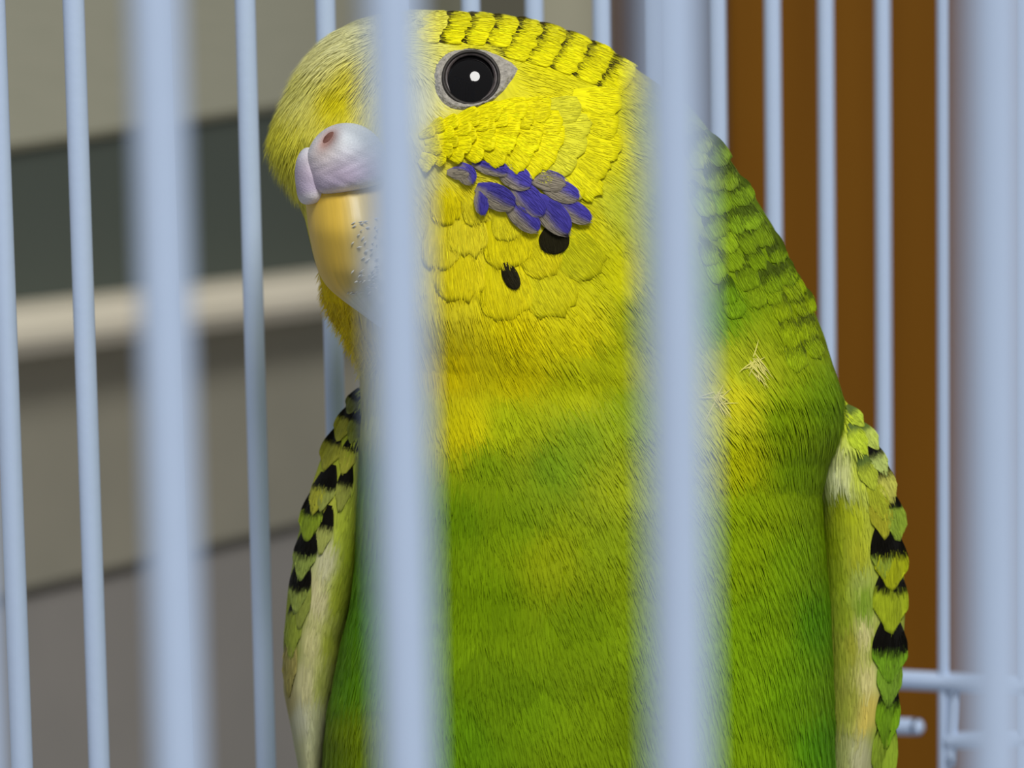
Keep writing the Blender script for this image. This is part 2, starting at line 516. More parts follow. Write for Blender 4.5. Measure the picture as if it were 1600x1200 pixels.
# clumps: neighbouring barbs of one contour feather share lift and tone
cl = np.sin(x / 17 + 2.2 * np.sin(y / 37)) * np.sin(y / 29 + 1.7 * np.sin(x / 43))
lf = (1.8 + 1.3 * cl) * rng.uniform(0.5, 1.5, len(x)) * (1 - 0.45 * head) + 0.4
jit = rng.lognormal(0, 0.07 + 0.07 * (1 - head), len(x))
sx, sy = np.meshgrid(np.arange(440, 1400, 74.0), np.arange(480, 1400, 58.0))
sx = (sx + 37 * (np.arange(sx.shape[0])[:, None] % 2)).ravel(); sy = sy.ravel()
sx = sx + rng.normal(0, 13, len(sx)); sy = sy + rng.normal(0, 11, len(sy))
sf = flow(sx, sy); sph = rng.uniform(0, 6.28, len(sx)); sper = rng.uniform(7.5, 10.0, len(sx)); stone = rng.lognormal(0, 0.05, len(sx))
cell = np.empty(len(x), int)
for i in range(0, len(x), 20000):
    cell[i:i + 20000] = np.argmin((x[i:i + 20000, None] - sx[None]) ** 2 + ((y[i:i + 20000, None] - sy[None]) * 1.1) ** 2, 1)
rx, ry = x - sx[cell], y - sy[cell]
across = -rx * sf[cell, 1] + ry * sf[cell, 0]; along = rx * sf[cell, 0] + ry * sf[cell, 1]
ridge = 0.5 + 0.5 * np.sin(across * (1 - 0.0022 * along) * 6.283 / sper[cell] + sph[cell])
wb_ = sstep(520, 660, y) * (P[:, 2] > -50)
fan = across * 0.0022
d3 = np.stack([sf[cell, 0] * np.cos(fan) + sf[cell, 1] * np.sin(fan), sf[cell, 1] * np.cos(fan) - sf[cell, 0] * np.sin(fan)], -1) + rng.normal(0, 0.03, (len(x), 2))
D = np.where((wb_ > 0.5)[:, None], tangent(N, d3), D)
lf = lf * (1 - wb_) + wb_ * (0.5 + 2.1 * ridge + 0.010 * (along + 40) * 2) * rng.uniform(0.8, 1.2, len(x))
jit = jit * (1 - wb_) + wb_ * stone[cell] * rng.lognormal(0, 0.06, len(x))
ln = ln * (1 - 0.25 * wb_)
strands('plumage', P, N, D, ln, 2.0 - 0.3 * head, pigment(x, y) * jit[:, None], lf, bird, curl=rng.normal(0, 0.05, len(x)))

# forehead puff: longer, finer bristles that reach past the outline
n = 5200
y_ = rng.uniform(40, 300, n); t_ = rng.uniform(1.9, math.pi + 0.5, n)
P = body_pt(y_, t_)
k = (P[:, 0] < 590) & ~((P[:, 0] > 470) & (P[:, 1] > 200) & (P[:, 2] > 0))
P = P[k]; x, y = P[:, 0], P[:, 1]
cx = np.stack([x - 640, y - 230, P[:, 2] * 0.9], -1); N = cx / np.linalg.norm(cx, axis=1, keepdims=True)
D = tangent(N, flow(x, y) + rng.normal(0, 0.12, (len(x), 2)))
D = D + N * (rng.uniform(0.04, 0.12, len(x)) + rng.uniform(0, 0.3, len(x)) * (1 - sstep(445, 500, x)))[:, None]; D /= np.linalg.norm(D, axis=1, keepdims=True)
strands('forehead_bristles', P, N, D, rng.uniform(18, 36, len(x)), np.full(len(x), 1.3),
        pigment(x, y) * rng.lognormal(0, 0.10, len(x))[:, None], np.full(len(x), 1.5), bird, curl=rng.normal(0, 0.06, len(x)))


n = 700
y_ = rng.uniform(425, 585, n); t_ = rng.uniform(math.pi - 0.5, math.pi + 0.35, n)
P = body_pt(y_, t_); x, y = P[:, 0], P[:, 1]
N = np.stack([-np.ones(n), np.zeros(n), 0.5 * np.ones(n)], -1); N /= np.linalg.norm(N, axis=1, keepdims=True)
an = np.radians(rng.normal(112, 14, n))
D = tangent(N, np.stack([np.cos(an), np.sin(an)], -1)) + N * rng.uniform(0.1, 0.6, n)[:, None]; D /= np.linalg.norm(D, axis=1, keepdims=True)
strands('chin_bristles', P, N, D, rng.uniform(8, 18, n), np.full(n, 1.5), pigment(x, y) * rng.lognormal(0, 0.15, n)[:, None], np.full(n, 1.0), bird)

# a few pale ruffled barbs at the side of the neck
n = 60
x = np.where(np.arange(n) < 36, 1178, 1118) + rng.normal(0, 5, n); y = np.where(np.arange(n) < 36, 566, 622) + rng.normal(0, 6, n)
P = np.stack([x, y, wsurf(x, y)], -1); N = nsurf(x, y)
an = np.radians(np.where(rng.uniform(0, 1, n) < 0.6, rng.normal(58, 12, n), rng.uniform(-60, 200, n)))
strands('ruffled_barbs', P, N, tangent(N, np.stack([np.cos(an), np.sin(an)], -1)), rng.uniform(14, 42, n), np.full(n, 1.8), np.tile(lin((232, 226, 120)), (n, 1)) * rng.uniform(0.7, 1, (n, 1)),
        rng.uniform(3, 7, n), bird, curl=rng.normal(0, .08, n))

# ------------------------------------------------------------------ single feathers
def body_front(x, y):
    y = np.maximum(y, 19.0)
    xl, xr = XL(y), XR(y); xc, hw = (xl + xr) / 2, (xr - xl) / 2
    return wsurf(xc + np.clip(x - xc, -0.985 * hw, 0.985 * hw), y)


def feather(name, p, nrm, ang, L, Wd, colfun, parent, lift0=2.0, lift1=7.0, na=9, nc=7, tipw=0.75, rag=0.03, thick=1.0, cup=0.8, surf=None, rnd=0.20, root=0.35, wide=0.55, barbs=2.2, fringe=1.0, oval=False):
    """a vane laid over the surface: narrow root, broad blade, rounded tip lifted clear"""
    surf = surf or body_front
    nrm = np.asarray(nrm, float) / np.linalg.norm(nrm)
    ca, sa = math.cos(math.radians(ang)), math.sin(math.radians(ang))
    A, Cc = np.meshgrid(np.linspace(0, 1, na), np.linspace(-1, 1, nc), indexing='ij')
    A = A.ravel(); Cc = Cc.ravel()
    rg = np.tile(rng.normal(0, rag, nc), na)
    wd = Wd / 2 * (root + (1 - root) * np.sin(np.minimum(1, A / wide) * math.pi / 2)) * (1 - (1 - tipw) * (np.clip(A - 0.7, 0, 1) / 0.3) ** 2)
    if oval: wd = Wd / 2 * (root + (1 - root) * np.sin(np.minimum(1, A / 0.5) * math.pi / 2)) * np.sqrt(np.clip(1 - (np.clip(A - 0.5, 0, 1) / 0.5) ** 2.4, 0.02, 1))
    al = A * L * (1 - rnd * np.abs(Cc) ** 2.2 * A ** 2) + rg * L * A ** 3
    oc = Cc * wd
    x = p[0] + ca * al - sa * oc; y = p[1] + sa * al + ca * oc
    V = np.stack([x, y, surf(x, y)], -1) + nrm[None] * (lift0 + (lift1 - lift0) * A ** 1.2 - cup * Cc * Cc)[:, None]
    col = colfun(A, Cc)
    f = grid_faces(na, nc)
    off = na * nc
    fb = [tuple(q + off for q in r[::-1]) for r in f]
    rim = [i * nc for i in range(na)] + [(na - 1) * nc + j for j in range(1, nc)] + [i * nc + nc - 1 for i in range(na - 2, -1, -1)]
    fr = [(rim[i], rim[i + 1], rim[i + 1] + off, rim[i] + off) for i in range(len(rim) - 1)]
    UV = np.stack([Cc * 0.5 * Wd / 30.0, A * L / 40.0], -1)
    uv = np.concatenate([UV, UV]) + rng.uniform(0, 50, 2)[None]
    # loose barbs over the vane, some reaching past its edge
    nb = int(barbs * Wd)
    a0 = rng.uniform(0.25, 0.86, nb); c0 = rng.uniform(-0.97, 0.97, nb); ll = rng.uniform(0.14, 0.24, nb) * fringe
    bw_ = 0.95 / Wd * rng.uniform(0.7, 1.4, nb)
    AA = np.stack([a0, a0, a0 + ll * .5, a0 + ll * .5, a0 + ll], 1)
    CC = np.stack([c0 - bw_, c0 + bw_, c0 * 1.02 - bw_, c0 * 1.02 + bw_, c0 * 1.05], 1)
    c5 = colfun(np.repeat(a0 + ll * 0.4, 5), np.repeat(c0, 5)) * np.repeat(rng.lognormal(0, 0.10, nb), 5)[:, None]
    AA = AA.ravel(); CC = CC.ravel()
    wd = Wd / 2 * (root + (1 - root) * np.sin(np.minimum(1, AA / wide) * math.pi / 2)) * (1 - (1 - tipw) * (np.clip(AA - 0.7, 0, 0.36) / 0.3) ** 2)
    if oval: wd = Wd / 2 * (root + (1 - root) * np.sin(np.minimum(1, AA / 0.5) * math.pi / 2)) * np.sqrt(np.clip(1 - (np.clip(AA - 0.5, 0, 1) / 0.54) ** 2.4, 0.05, 1))
    al = AA * L * (1 - rnd * np.abs(CC) ** 2.2 * np.minimum(AA, 1) ** 2); oc = CC * wd
    x = p[0] + ca * al - sa * oc; y = p[1] + sa * al + ca * oc
    VB = np.stack([x, y, surf(x, y)], -1) + nrm[None] * (lift0 + (lift1 - lift0) * np.minimum(AA, 1.0) ** 1.2 - cup * CC * CC + 0.5 + 0.5 * np.repeat(rng.uniform(0, 1, nb), 5))[:, None]
    kb = 2 * off + 5 * np.arange(nb)
    fbar = [(int(k), int(k) + 1, int(k) + 3, int(k) + 2) for k in kb] + [(int(k) + 2, int(k) + 3, int(k) + 4) for k in kb]
    allv = np.concatenate([V, V - nrm * thick, VB]); allc = np.concatenate([col, col, c5])
    alluv = np.concatenate([uv, np.stack([CC * 0.5 * Wd / 30.0, AA * L / 40.0], -1)])
    return mesh_obj(name, W(allv), f + fb + fr + fbar, M_feather, parent, allc, alluv)


def on_body(x, y):
    x = np.array([float(x)]); y = np.array([float(y)])
    return np.array([x[0], y[0], wsurf(x, y)[0]]), nsurf(x, y)[0]


def vary(c, s=0.06):
    return lin(c) * rng.lognormal(0, s)


# yellow cheek feathers, overlapping in arcs: rear rows first, front rows lie over them
def cheek_col(base):
    b = vary(base)
    def f(A, Cc):
        return b[None] * rng.uniform(0.94, 1.06, (len(A), 1))
    return f


def cheek_row(rows, L, Wd, base, lift, name='cheek_feather'):
    # each entry is where the tip shows; the root lies behind it under the row in front
    for (x, y, ang) in rows:
        j = np.clip(rng.normal(0, 1, 3), -1.5, 1.5)
        a = math.radians(ang)
        p, n = on_body(x - math.cos(a) * L, y - math.sin(a) * L)
        feather(name, p, n, ang + 3 * j[0], L * (1 + .05 * j[1]), Wd * (1 + 0.07 * j[2]), cheek_col(base), body, 2.0, lift + 1.3, tipw=0.95, rnd=0.10, rag=0.025, root=0.5, wide=0.8, na=8, nc=7)


YEL = (246, 236, 6)
cheek_row([(962, 168, 14), (968, 205, 16), (962, 240, 20), (954, 272, 28), (936, 302, 40), (906, 318, 52)], 70, 44, (240, 232, 14), 4.5)
cheek_row([(905, 178, 8), (916, 206, 12), (916, 238, 20), (900, 268, 34), (870, 288, 46)], 66, 42, (232, 228, 50), 5.5)
cheek_row([(862, 176, 4), (878, 200, 8), (882, 226, 18), (870, 254, 30), (842, 274, 42)], 60, 40, YEL, 6.5)
cheek_row([(824, 170, 0), (838, 188, 6), (848, 212, 14), (844, 238, 26), (824, 260, 38)], 54, 38, YEL, 7.5)
cheek_row([(784, 174, -8), (798, 186, -2), (812, 204, 8), (808, 230, 20), (788, 252, 34)], 48, 34, YEL, 8.5)
cheek_row([(750, 184, -12), (766, 192, -6), (776, 206, 4), (772, 228, 16), (754, 248, 30)], 42, 30, YEL, 9.0)
cheek_row([(720, 190, -16), (736, 202, -8), (744, 214, 2), (738, 232, 14), (724, 250, 28)], 36, 25, YEL, 9.0)
cheek_row([(698, 194, -20), (712, 208, -10), (716, 224, 2), (710, 240, 14), (698, 256, 28)], 30, 21, YEL, 8.5)
cheek_row([(680, 206, -16), (690, 220, -4), (690, 236, 8), (682, 252, 24), (676, 266, 36)], 26, 18, (242, 232, 36), 7.5)

# broad yellow bib feathers under the cheek
def pig_col(x, y):
    b = pigment(np.array([x - 5.0]), np.array([y - 25.0]))[0] * rng.lognormal(0, 0.03)
    return lambda A, Cc: np.tile(b, (len(A), 1))


def bib_col(base):
    b = vary(base, 0.04)
    return lambda A, Cc: np.tile(b, (len(A), 1))


for (x, y, ang, L, Wd) in [(930, 430, 50, 90, 70), (880, 490, 60, 95, 84), (800, 500, 76, 95, 84), (722, 470, 84, 85, 80), (690, 420, 88, 70, 60), (800, 420, 78, 80, 76),
                           (735, 400, 82, 70, 64), (860, 430, 62, 80, 66), (700, 350, 80, 55, 46), (750, 352, 72, 52, 42), (800, 375, 74, 50, 50)]:
    a = math.radians(ang)
    p, n = on_body(x - math.cos(a) * L, y - math.sin(a) * L)
    feather('throat_feather', p, n, ang, L, Wd, pig_col(x, y), body, 0.8, 2.6, tipw=0.85, rag=0.05, rnd=0.16, root=0.7, cup=0.0, barbs=3.0, fringe=1.3)

# violet-blue cheek patch
def patch_col(pale):
    b = lin((76, 68, 168)) * rng.uniform(0.8, 1.15); g = lin((150, 140, 122))
    def f(A, Cc):
        # grey-brown vane edge on the lower side, violet over the rest
        k = sstep(-0.75, 0.05, -Cc + 0.5 * A - 1.5 * pale + rng.normal(0, 0.06, len(A)))[:, None]
        return g[None] * (1 - k) + b[None] * k
    return f


for (x, y, ang, L, Wd, pale) in [(735, 272, 4, 36, 24, .9), (740, 288, 56, 38, 34, .55), (794, 272, 16, 58, 24, .3), (830, 292, 32, 64, 44, .2),
                                 (884, 290, 14, 62, 38, .95), (904, 312, 24, 66, 40, .45), (806, 322, 26, 68, 46, .35), (756, 336, 82, 42, 26, .1), (850, 336, 46, 72, 46, .05),
                                 (922, 346, 30, 72, 38, .35), (888, 364, 48, 78, 50, .2), (842, 360, 42, 70, 42, .35)]:
    a = math.radians(ang)
    p, n = on_body(x - math.cos(a) * L, y - math.sin(a) * L)
    feather('cheek_patch_feather', p, n, ang, L, Wd * 0.88, patch_col(pale), body, 4.0, 8.0 + (y - 260) * 0.03, rag=0.01, rnd=0.0, nc=9, na=15, barbs=3.0, fringe=1.2, oval=True)['label'] = 'violet blue cheek patch feather'

# black throat spots
for (x, y, ang, L, Wd) in [(868, 397, 84, 46, 48), (808, 452, 64, 46, 25)]:
    a = math.radians(ang)
    p, n = on_body(x - math.cos(a) * L, y - math.sin(a) * L)
    feather('throat_spot', p, n, ang, L, Wd, lambda A, Cc: np.tile(lin((34, 30, 8)), (len(A), 1)), body, 3.2, 4.6, rag=0.01, rnd=0.0, nc=9, na=15, barbs=3.5, fringe=1.3, oval=True)['label'] = 'black throat spot feather'


# barred feathers: dark root half, bright tip
def barred(tip, dark=(34, 30, 6), cut=0.55, soft=0.10):
    tp = vary(tip); dk = lin(dark)
    def f(A, Cc):
        k = sstep(cut - soft, cut + soft, A - 0.10 * Cc * Cc + rng.normal(0, 0.035, len(A)))[:, None]
        return dk[None] * (1 - k) + tp[None] * k
    return f


def barred_p(x, y, dark, cut, soft):
    tp = pigment(np.array([x - 4.0]), np.array([y - 10.0]))[0] * 1.2 * rng.lognormal(0, 0.10); dk = lin(dark)
    def f(A, Cc):
        k = sstep(cut - soft, cut + soft, A - 0.12 * Cc * Cc + rng.normal(0, 0.05, len(A)))[:, None]
        return (dk[None] * 0.75 + tp[None] * 0.25) * (1 - k) + tp[None] * k
    return f


def crown_feather(x, y, ang, L, Wd, colf, lift1=7.0, name='crown_feather'):
    a = math.radians(ang)
    p, n = on_body(x - math.cos(a) * L, y - math.sin(a) * L)
    return feather(name, p, n, ang, L, Wd, colf, body, 0.8, lift1, tipw=0.9, rag=0.03, rnd=0.10, barbs=3.0, fringe=1.2, cup=0.3)


# rows run back over the crown; later ones are further forward and overlap
crown = []
for r, yo in enumerate((13, 34, 54)):
    for i in range(9):
        t = i / 8
        xx = 700 + 292 * t - 9 * r
        top = np.interp(xx, [640, 700, 780, 830, 880, 930, 970, 1000], [15, 22, 28, 35, 48, 68, 88, 112])
        yy = top + yo
        if in_eye(xx - 4, yy + 6) or (r == 2 and xx < 800): continue
        crown.append((xx, yy, 4 + 26 * t, r))
for (xx, yy, an, r) in sorted(crown, key=lambda q: (-q[0] + 12 * q[3])):
    crown_feather(xx, yy, an, 62 if xx > 715 else 40, 30 if r < 2 else 26, barred((246, 238, 10 if xx > 715 else 80), (60, 52, 6), -0.5 if xx < 715 else 0.48 - 0.03 * r + rng.uniform(-.05, .04), 0.09), 2.6 + (1000 - xx) * 0.006)

# barred green nape and mantle feathers on the right side
nape = []
for i in range(12):
    y0 = 232 + i * 30
    xr = float(XR(y0))
    for k_, dx in enumerate((20, 46, 76, 108)):
        if xr - dx < 1100 or (k_ == 3 and i < 3): continue
        if k_ >= 2 and y0 > 480: continue
        nape.append((xr - dx + rng.uniform(-8, 7), y0 + 9 * k_ + rng.uniform(-9, 9), 62 + i * 0.7 + rng.uniform(-8, 8), k_))
for (xx, yy, an, k_) in sorted(nape, key=lambda q: -q[1])[:]:
    crown_feather(xx, yy, an, 58 * rng.uniform(.9, 1.15), 32 * rng.uniform(.8, 1.15), barred_p(xx, yy, (34, 42, 8), 0.60 - 0.06 * k_ + rng.uniform(-.12, .10), 0.09 + 0.04 * k_), 2.0 + (600 - yy) * 0.003, 'mantle_feather')


# ------------------------------------------------------------------ wings
def wing_fn(XI, XO, wc, hd, side):
    def pt(y, th):
        xi, xo = XI(y), XO(y)
        xc, hw = (xi + xo) / 2, (xo - xi) / 2
        return np.stack([xc + hw * np.cos(th), y + 0 * th, wc(y) + hd(y) * np.sin(th)], -1)
    def front(x, y):
        xi, xo = XI(y), XO(y); xc, hw = (xi + xo) / 2, (xo - xi) / 2
        u = np.clip((x - xc) / np.abs(hw), -0.96, 0.96)
        return wc(y) + hd(y) * np.sqrt(1 - u * u)
    def nrm(x, y, e=2.0):
        gx = (front(x + e, y) - front(x - e, y)) / (2 * e); gy = (front(x, y + e) - front(x, y - e)) / (2 * e)
        n_ = np.stack([-gx, -gy, np.ones_like(gx)], -1)
        return n_ / np.linalg.norm(n_, axis=-1, keepdims=True)
    return pt, front, nrm


def make_wing(XI, XO, wc, hd, cps, y0, y1, side):
    pt, front, nrm = wing_fn(XI, XO, wc, hd, side)
    yy = np.linspace(y0, y1, 190); tt = np.linspace(0, 2 * np.pi, 64, endpoint=False)
    Y2, T2 = np.meshgrid(yy, tt, indexing='ij')
    V = pt(Y2, T2)
    cps = np.array(cps, float); cl_ = lin(cps[:, 2:])
    def pig(x, y):
        d2 = ((x.ravel()[:, None] - cps[None, :, 0]) * 1.6) ** 2 + (y.ravel()[:, None] - cps[None, :, 1]) ** 2 + 60
        wt = d2 ** -1.8
        return ((wt @ cl_) / wt.sum(1, keepdims=True)).reshape(x.shape + (3,))
    c = pig(V[..., 0], V[..., 1])
    ww = mesh_obj('wing', W(V).reshape(-1, 3), grid_faces(len(yy), 64, True) + [tuple(range(64)), tuple(range(189 * 64, 190 * 64))[::-1]],
                  M_body, bird, c.reshape(-1, 3), np.stack([T2 / 6.28, Y2 / 1200], -1).reshape(-1, 2))
    # barbs
    n = 5200
    y = rng.uniform(y0 + 6, y1 - 60, n); th = rng.uniform(0.1, math.pi - 0.1, n)
    P = pt(y, th); x = P[:, 0]
    inner = np.abs(x - XI(y)) / np.abs(XO(y) - XI(y)) < 0.62
    P, x, y = P[inner], x[inner], y[inner]; n = len(x)
    N = nrm(x, y)
    e = 6.0
    xi0, xo0, xi1, xo1 = XI(y), XO(y), XI(y + e), XO(y + e)
    u = (x - xi0) / (xo0 - xi0 + 1e-6)
    dx = ((xi1 + (xo1 - xi1) * u) - x) / e
    d2 = np.stack([dx + rng.normal(0, 0.07, n), np.ones(n)], -1)
    D = tangent(N, d2)
    strands('wing_barbs', P, N, D, rng.uniform(18, 34, n), np.full(n, 2.0), pig(x, y) * rng.lognormal(0, 0.09, n)[:, None], rng.uniform(0.5, 2.5, n), ww, curl=rng.normal(0, .05, n))
    return ww, front, nrm


def wing_feather(ww, front, nrm, x, y, ang, L, Wd, colf, lift1=3.2, tipw=0.62, name='covert'):
    a = math.radians(ang)
    x0 = np.array([x - math.cos(a) * L]); y0 = np.array([y - math.sin(a) * L])
    n = nrm(np.array([x * 1.0]), np.array([y - 0.4 * L]))[0]
    n = n * np.array([0.5, 1, 1]); n /= np.linalg.norm(n)
    return feather(name, (x0[0], y0[0]), n, ang, L, Wd, colf, ww, 1.8, lift1, na=14, nc=9, tipw=tipw, rag=0.015, cup=0.6, surf=front, rnd=0.30, barbs=3.0, fringe=0.9)


XI_r = smooth_interp([(618, 1300), (650, 1292), (700, 1284), (750, 1276), (800, 1282), (900, 1284), (1000, 1288), (1100, 1290), (1200, 1292), (1400, 1300), (1600, 1330)], 13, 21)
XO_r = smooth_interp([(618, 1312), (625, 1320), (655, 1345), (690, 1370), (730, 1390), (780, 1402), (860, 1410), (940, 1415), (1000, 1412), (1080, 1405), (1130, 1395), (1165, 1386), (1200, 1376), (1400, 1350), (1600, 1335)], 13, 21)
wc_r = smooth_interp([(618, -40), (700, -25), (760, -30), (900, -60), (1200, -70), (1600, -120)], 13, 21)
hd_r = smooth_interp([(618, 8), (650, 34), (700, 56), (760, 64), (900, 74), (1200, 62), (1600, 10)], 13, 21)
cps_r = [(1330, 650, 190, 206, 40), (1345, 690, 190, 206, 60), (1318, 730, 222, 226, 150), (1310, 745, 226, 230, 180), (1340, 730, 196, 208, 60), (1310, 790, 176, 186, 30),
         (1330, 800, 196, 206, 40), (1300, 840, 176, 190, 36), (1340, 860, 190, 196, 50), (1310, 900, 172, 188, 44), (1345, 900, 176, 190, 90), (1320, 960, 168, 184, 50),
         (1350, 940, 140, 170, 50), (1350, 985, 214, 206, 140), (1330, 1000, 176, 176, 60), (1312, 1020, 172, 180, 60), (1355, 1060, 222, 212, 140), (1330, 1080, 170, 172, 70),
         (1318, 1100, 172, 178, 70), (1358, 1110, 216, 196, 96), (1340, 1180, 186, 184, 140), (1320, 1180, 176, 180, 110), (1395, 800, 190, 200, 60), (1400, 900, 180, 190, 40),
         (1390, 1050, 120, 170, 30), (1385, 1150, 130, 170, 30), (1370, 1000, 170, 186, 60), (1340, 1500, 150, 160, 80)]
wr, fr_, nr_ = make_wing(XI_r, XO_r, wc_r, hd_r, cps_r, 618.5, 1600, 1)
wr['label'] = 'wing with barred coverts beside the brown wood side'

YG = (190, 200, 40)
def tongue(tip, cut, soft=0.06, edge=None, side=0.0, dark=(14, 12, 6)):
    tp = vary(tip); dk = lin(dark); ed = lin(edge) if edge else tp
    def f(A, Cc):
        k = sstep(cut - soft, cut + soft, A + side * Cc + rng.normal(0, 0.02, len(A)))[:, None]
        m = sstep(0.6, 1.0, np.abs(Cc))[:, None]
        return dk[None] * (1 - k) + (tp[None] * (1 - m) + ed[None] * m) * k
    return f


R_f = [  # tip x, tip y, angle, length, width, colour of the tip, where the dark bar ends
    (1376, 1240, 95, 130, 40, (150, 176, 50), 0.30), (1382, 1170, 95, 110, 38, (130, 176, 30), 0.40), (1386, 1106, 94, 100, 40, (136, 176, 50), 0.34), (1388, 1068, 92, 108, 56, (126, 172, 36), 0.60),
    (1390, 990, 91, 108, 56, (168, 184, 36), 0.42), (1392, 922, 90, 92, 54, (184, 192, 28), 0.44), (1402, 846, 84, 70, 34, (160, 186, 60), 0.28), (1380, 905, 88, 90, 38, (160, 180, 60), 0.66),
    (1383, 843, 80, 84, 36, (190, 190, 50), 0.12), (1396, 788, 72, 74, 30, (206, 206, 90), 0.40), (1380, 812, 76, 76, 34, (186, 196, 50), 0.10),
    (1386, 744, 64, 60, 26, (190, 206, 110), 0.45), (1366, 768, 70, 66, 30, (190, 204, 60), 0.4), (1372, 704, 58, 50, 26, (190, 206, 90), 0.30), (1352, 712, 64, 56, 30, (186, 206, 50), 0.3), (1350, 668, 50, 44, 24, (186, 206, 60), 0.4)]
for (x, y, an, L, Wd, tip, cut) in R_f:
    wing_feather(wr, fr_, nr_, x, y, an, L, Wd, tongue(tip, cut, 0.06 if y > 800 else 0.14, dark=(14, 12, 6) if y > 800 or x > 1380 else (92, 112, 46)))

XI_l = smooth_interp([(590, 585), (640, 592), (700, 592), (760, 588), (820, 578), (880, 566), (920, 556), (960, 545), (1000, 534), (1050, 524), (1100, 514), (1150, 508), (1200, 503), (1400, 490), (1600, 484)], 13, 21)
XO_l = smooth_interp([(590, 574), (600, 566), (625, 545), (670, 525), (720, 500), (780, 480), (840, 465), (920, 450), (1000, 443), (1080, 443), (1140, 455), (1200, 466), (1400, 476), (1600, 480)], 13, 21)
wc_l = smooth_interp([(590, -70), (700, -60), (900, -80), (1200, -90), (1600, -140)], 13, 21)
hd_l = smooth_interp([(590, 6), (620, 30), (680, 56), (760, 70), (900, 74), (1200, 50), (1600, 8)], 13, 21)
cps_l = [(560, 640, 180, 194, 60), (545, 680, 186, 198, 60), (520, 720, 186, 196, 60), (560, 760, 180, 192, 70), (500, 780, 190, 192, 70), (540, 820, 176, 190, 60), (550, 860, 172, 188, 50),
         (480, 850, 150, 170, 60), (510, 870, 206, 202, 160), (540, 900, 172, 184, 56), (500, 930, 208, 200, 150), (530, 930, 172, 182, 56), (490, 1000, 206, 200, 140), (515, 1000, 172, 180, 66),
         (480, 1060, 196, 190, 140), (505, 1060, 174, 180, 90), (470, 1120, 190, 190, 160), (495, 1130, 180, 182, 140), (460, 960, 150, 164, 60), (450, 1020, 140, 150, 60), (450, 1100, 170, 160, 110), (480, 1190, 184, 184, 140), (480, 1500, 140, 150, 90)]
wl_, fl_, nl_ = make_wing(XI_l, XO_l, wc_l, hd_l, cps_l, 590.5, 1600, -1)
wl_['label'] = 'wing with barred coverts below the beak'
L_f = [(452, 1090, 92, 110, 22, (170, 160, 90), 0.3), (455, 1030, 95, 100, 26, (150, 164, 60), 0.30), (468, 985, 98, 90, 24, (150, 160, 70), 0.25), (463, 960, 98, 96, 34, (150, 165, 76), 0.66), (470, 908, 100, 90, 36, (150, 166, 76), 0.60), (480, 848, 100, 84, 36, (150, 172, 46), 0.50),
       (500, 868, 102, 80, 24, (170, 176, 90), 0.5), (502, 800, 104, 76, 30, (160, 168, 80), 0.55), (490, 806, 104, 70, 26, (186, 186, 60), 0.40), (530, 800, 102, 80, 26, (170, 176, 80), 0.5), (506, 734, 108, 66, 32, (180, 180, 60), 0.36),
       (536, 742, 106, 64, 28, (180, 180, 64), 0.4), (526, 690, 112, 60, 30, (176, 176, 60), 0.4), (548, 694, 108, 56, 26, (150, 160, 70), 0.4), (545, 648, 116, 44, 26, (130, 136, 70), 0.5)]
for (x, y, an, L, Wd, tip, cut) in L_f:
    wing_feather(wl_, fl_, nl_, x, y, an, L, Wd, tongue(tip, cut))

# ------------------------------------------------------------------ eye
M_eye, nt, b = new_mat('black_wet_eye', 0.04, 0.32)
b.inputs['Base Color'].default_value = (0.004, 0.0035, 0.004, 1)
M_iris = noise_mat('grey_brown_iris', (52, 45, 45), (84, 74, 72), 3000, 0.35, 0.4)
M_lid = noise_mat('dark_eyelid', (40, 36, 34), (60, 55, 50), 2500, 0.5, 0.3)
M_skin = noise_mat('grey_eye_skin', (146, 141, 132), (190, 184, 172), 2600, 0.65, 0.25, bump=1.0)
EC = np.array([736.0, 121.0]); ew = float(wsurf(np.array([736.0]), np.array([121.0]))[0])
en = nsurf(np.array([736.0]), np.array([121.0]))[0]
EG = -en[:2] / en[2]                                  # slope of the face at the eye


def eye_plane(x, y):
    return ew + EG[0] * (x - EC[0]) + EG[1] * (y - EC[1])


def disc_pts(profile, ns=48, ax=1.0, ay=1.0, c=EC):
    V = []
    for r, h in profile:
        for i in range(ns):
            a = 2 * math.pi * i / ns
            x_ = c[0] + r * math.cos(a) * ax; y_ = c[1] + r * math.sin(a) * ay
            V.append((x_, y_, eye_plane(x_, y_) + h))
    return np.array(V)


RE = 60.0
prof_ = [(RE * math.sin(a) + 0.01, 42 * math.cos(a) - 31) for a in np.linspace(0, math.pi, 26)]
eye = mesh_obj('eye', W(disc_pts(prof_, 56, 1, 1, np.array([733.0, 130.0]))), grid_faces(26, 56, True), M_eye, bird)
eye['label'] = 'glossy black eye'


def ring(name, r0, r1, h, th, mat, parent, ax, ay, dx=0, dy=0, n=12):
    pr = [((r0 + r1) / 2 + (r1 - r0) / 2 * math.cos(a), h + th * math.sin(a)) for a in np.linspace(0, 2 * math.pi, n, endpoint=False)]
    V = disc_pts(pr, 56, ax, ay) + np.array([dx, dy, 0])
    f = grid_faces(n, 56, True) + [((n - 1) * 56 + i, (n - 1) * 56 + (i + 1) % 56, (i + 1) % 56, i) for i in range(56)]
    return mesh_obj(name, W(V), f, mat, parent)


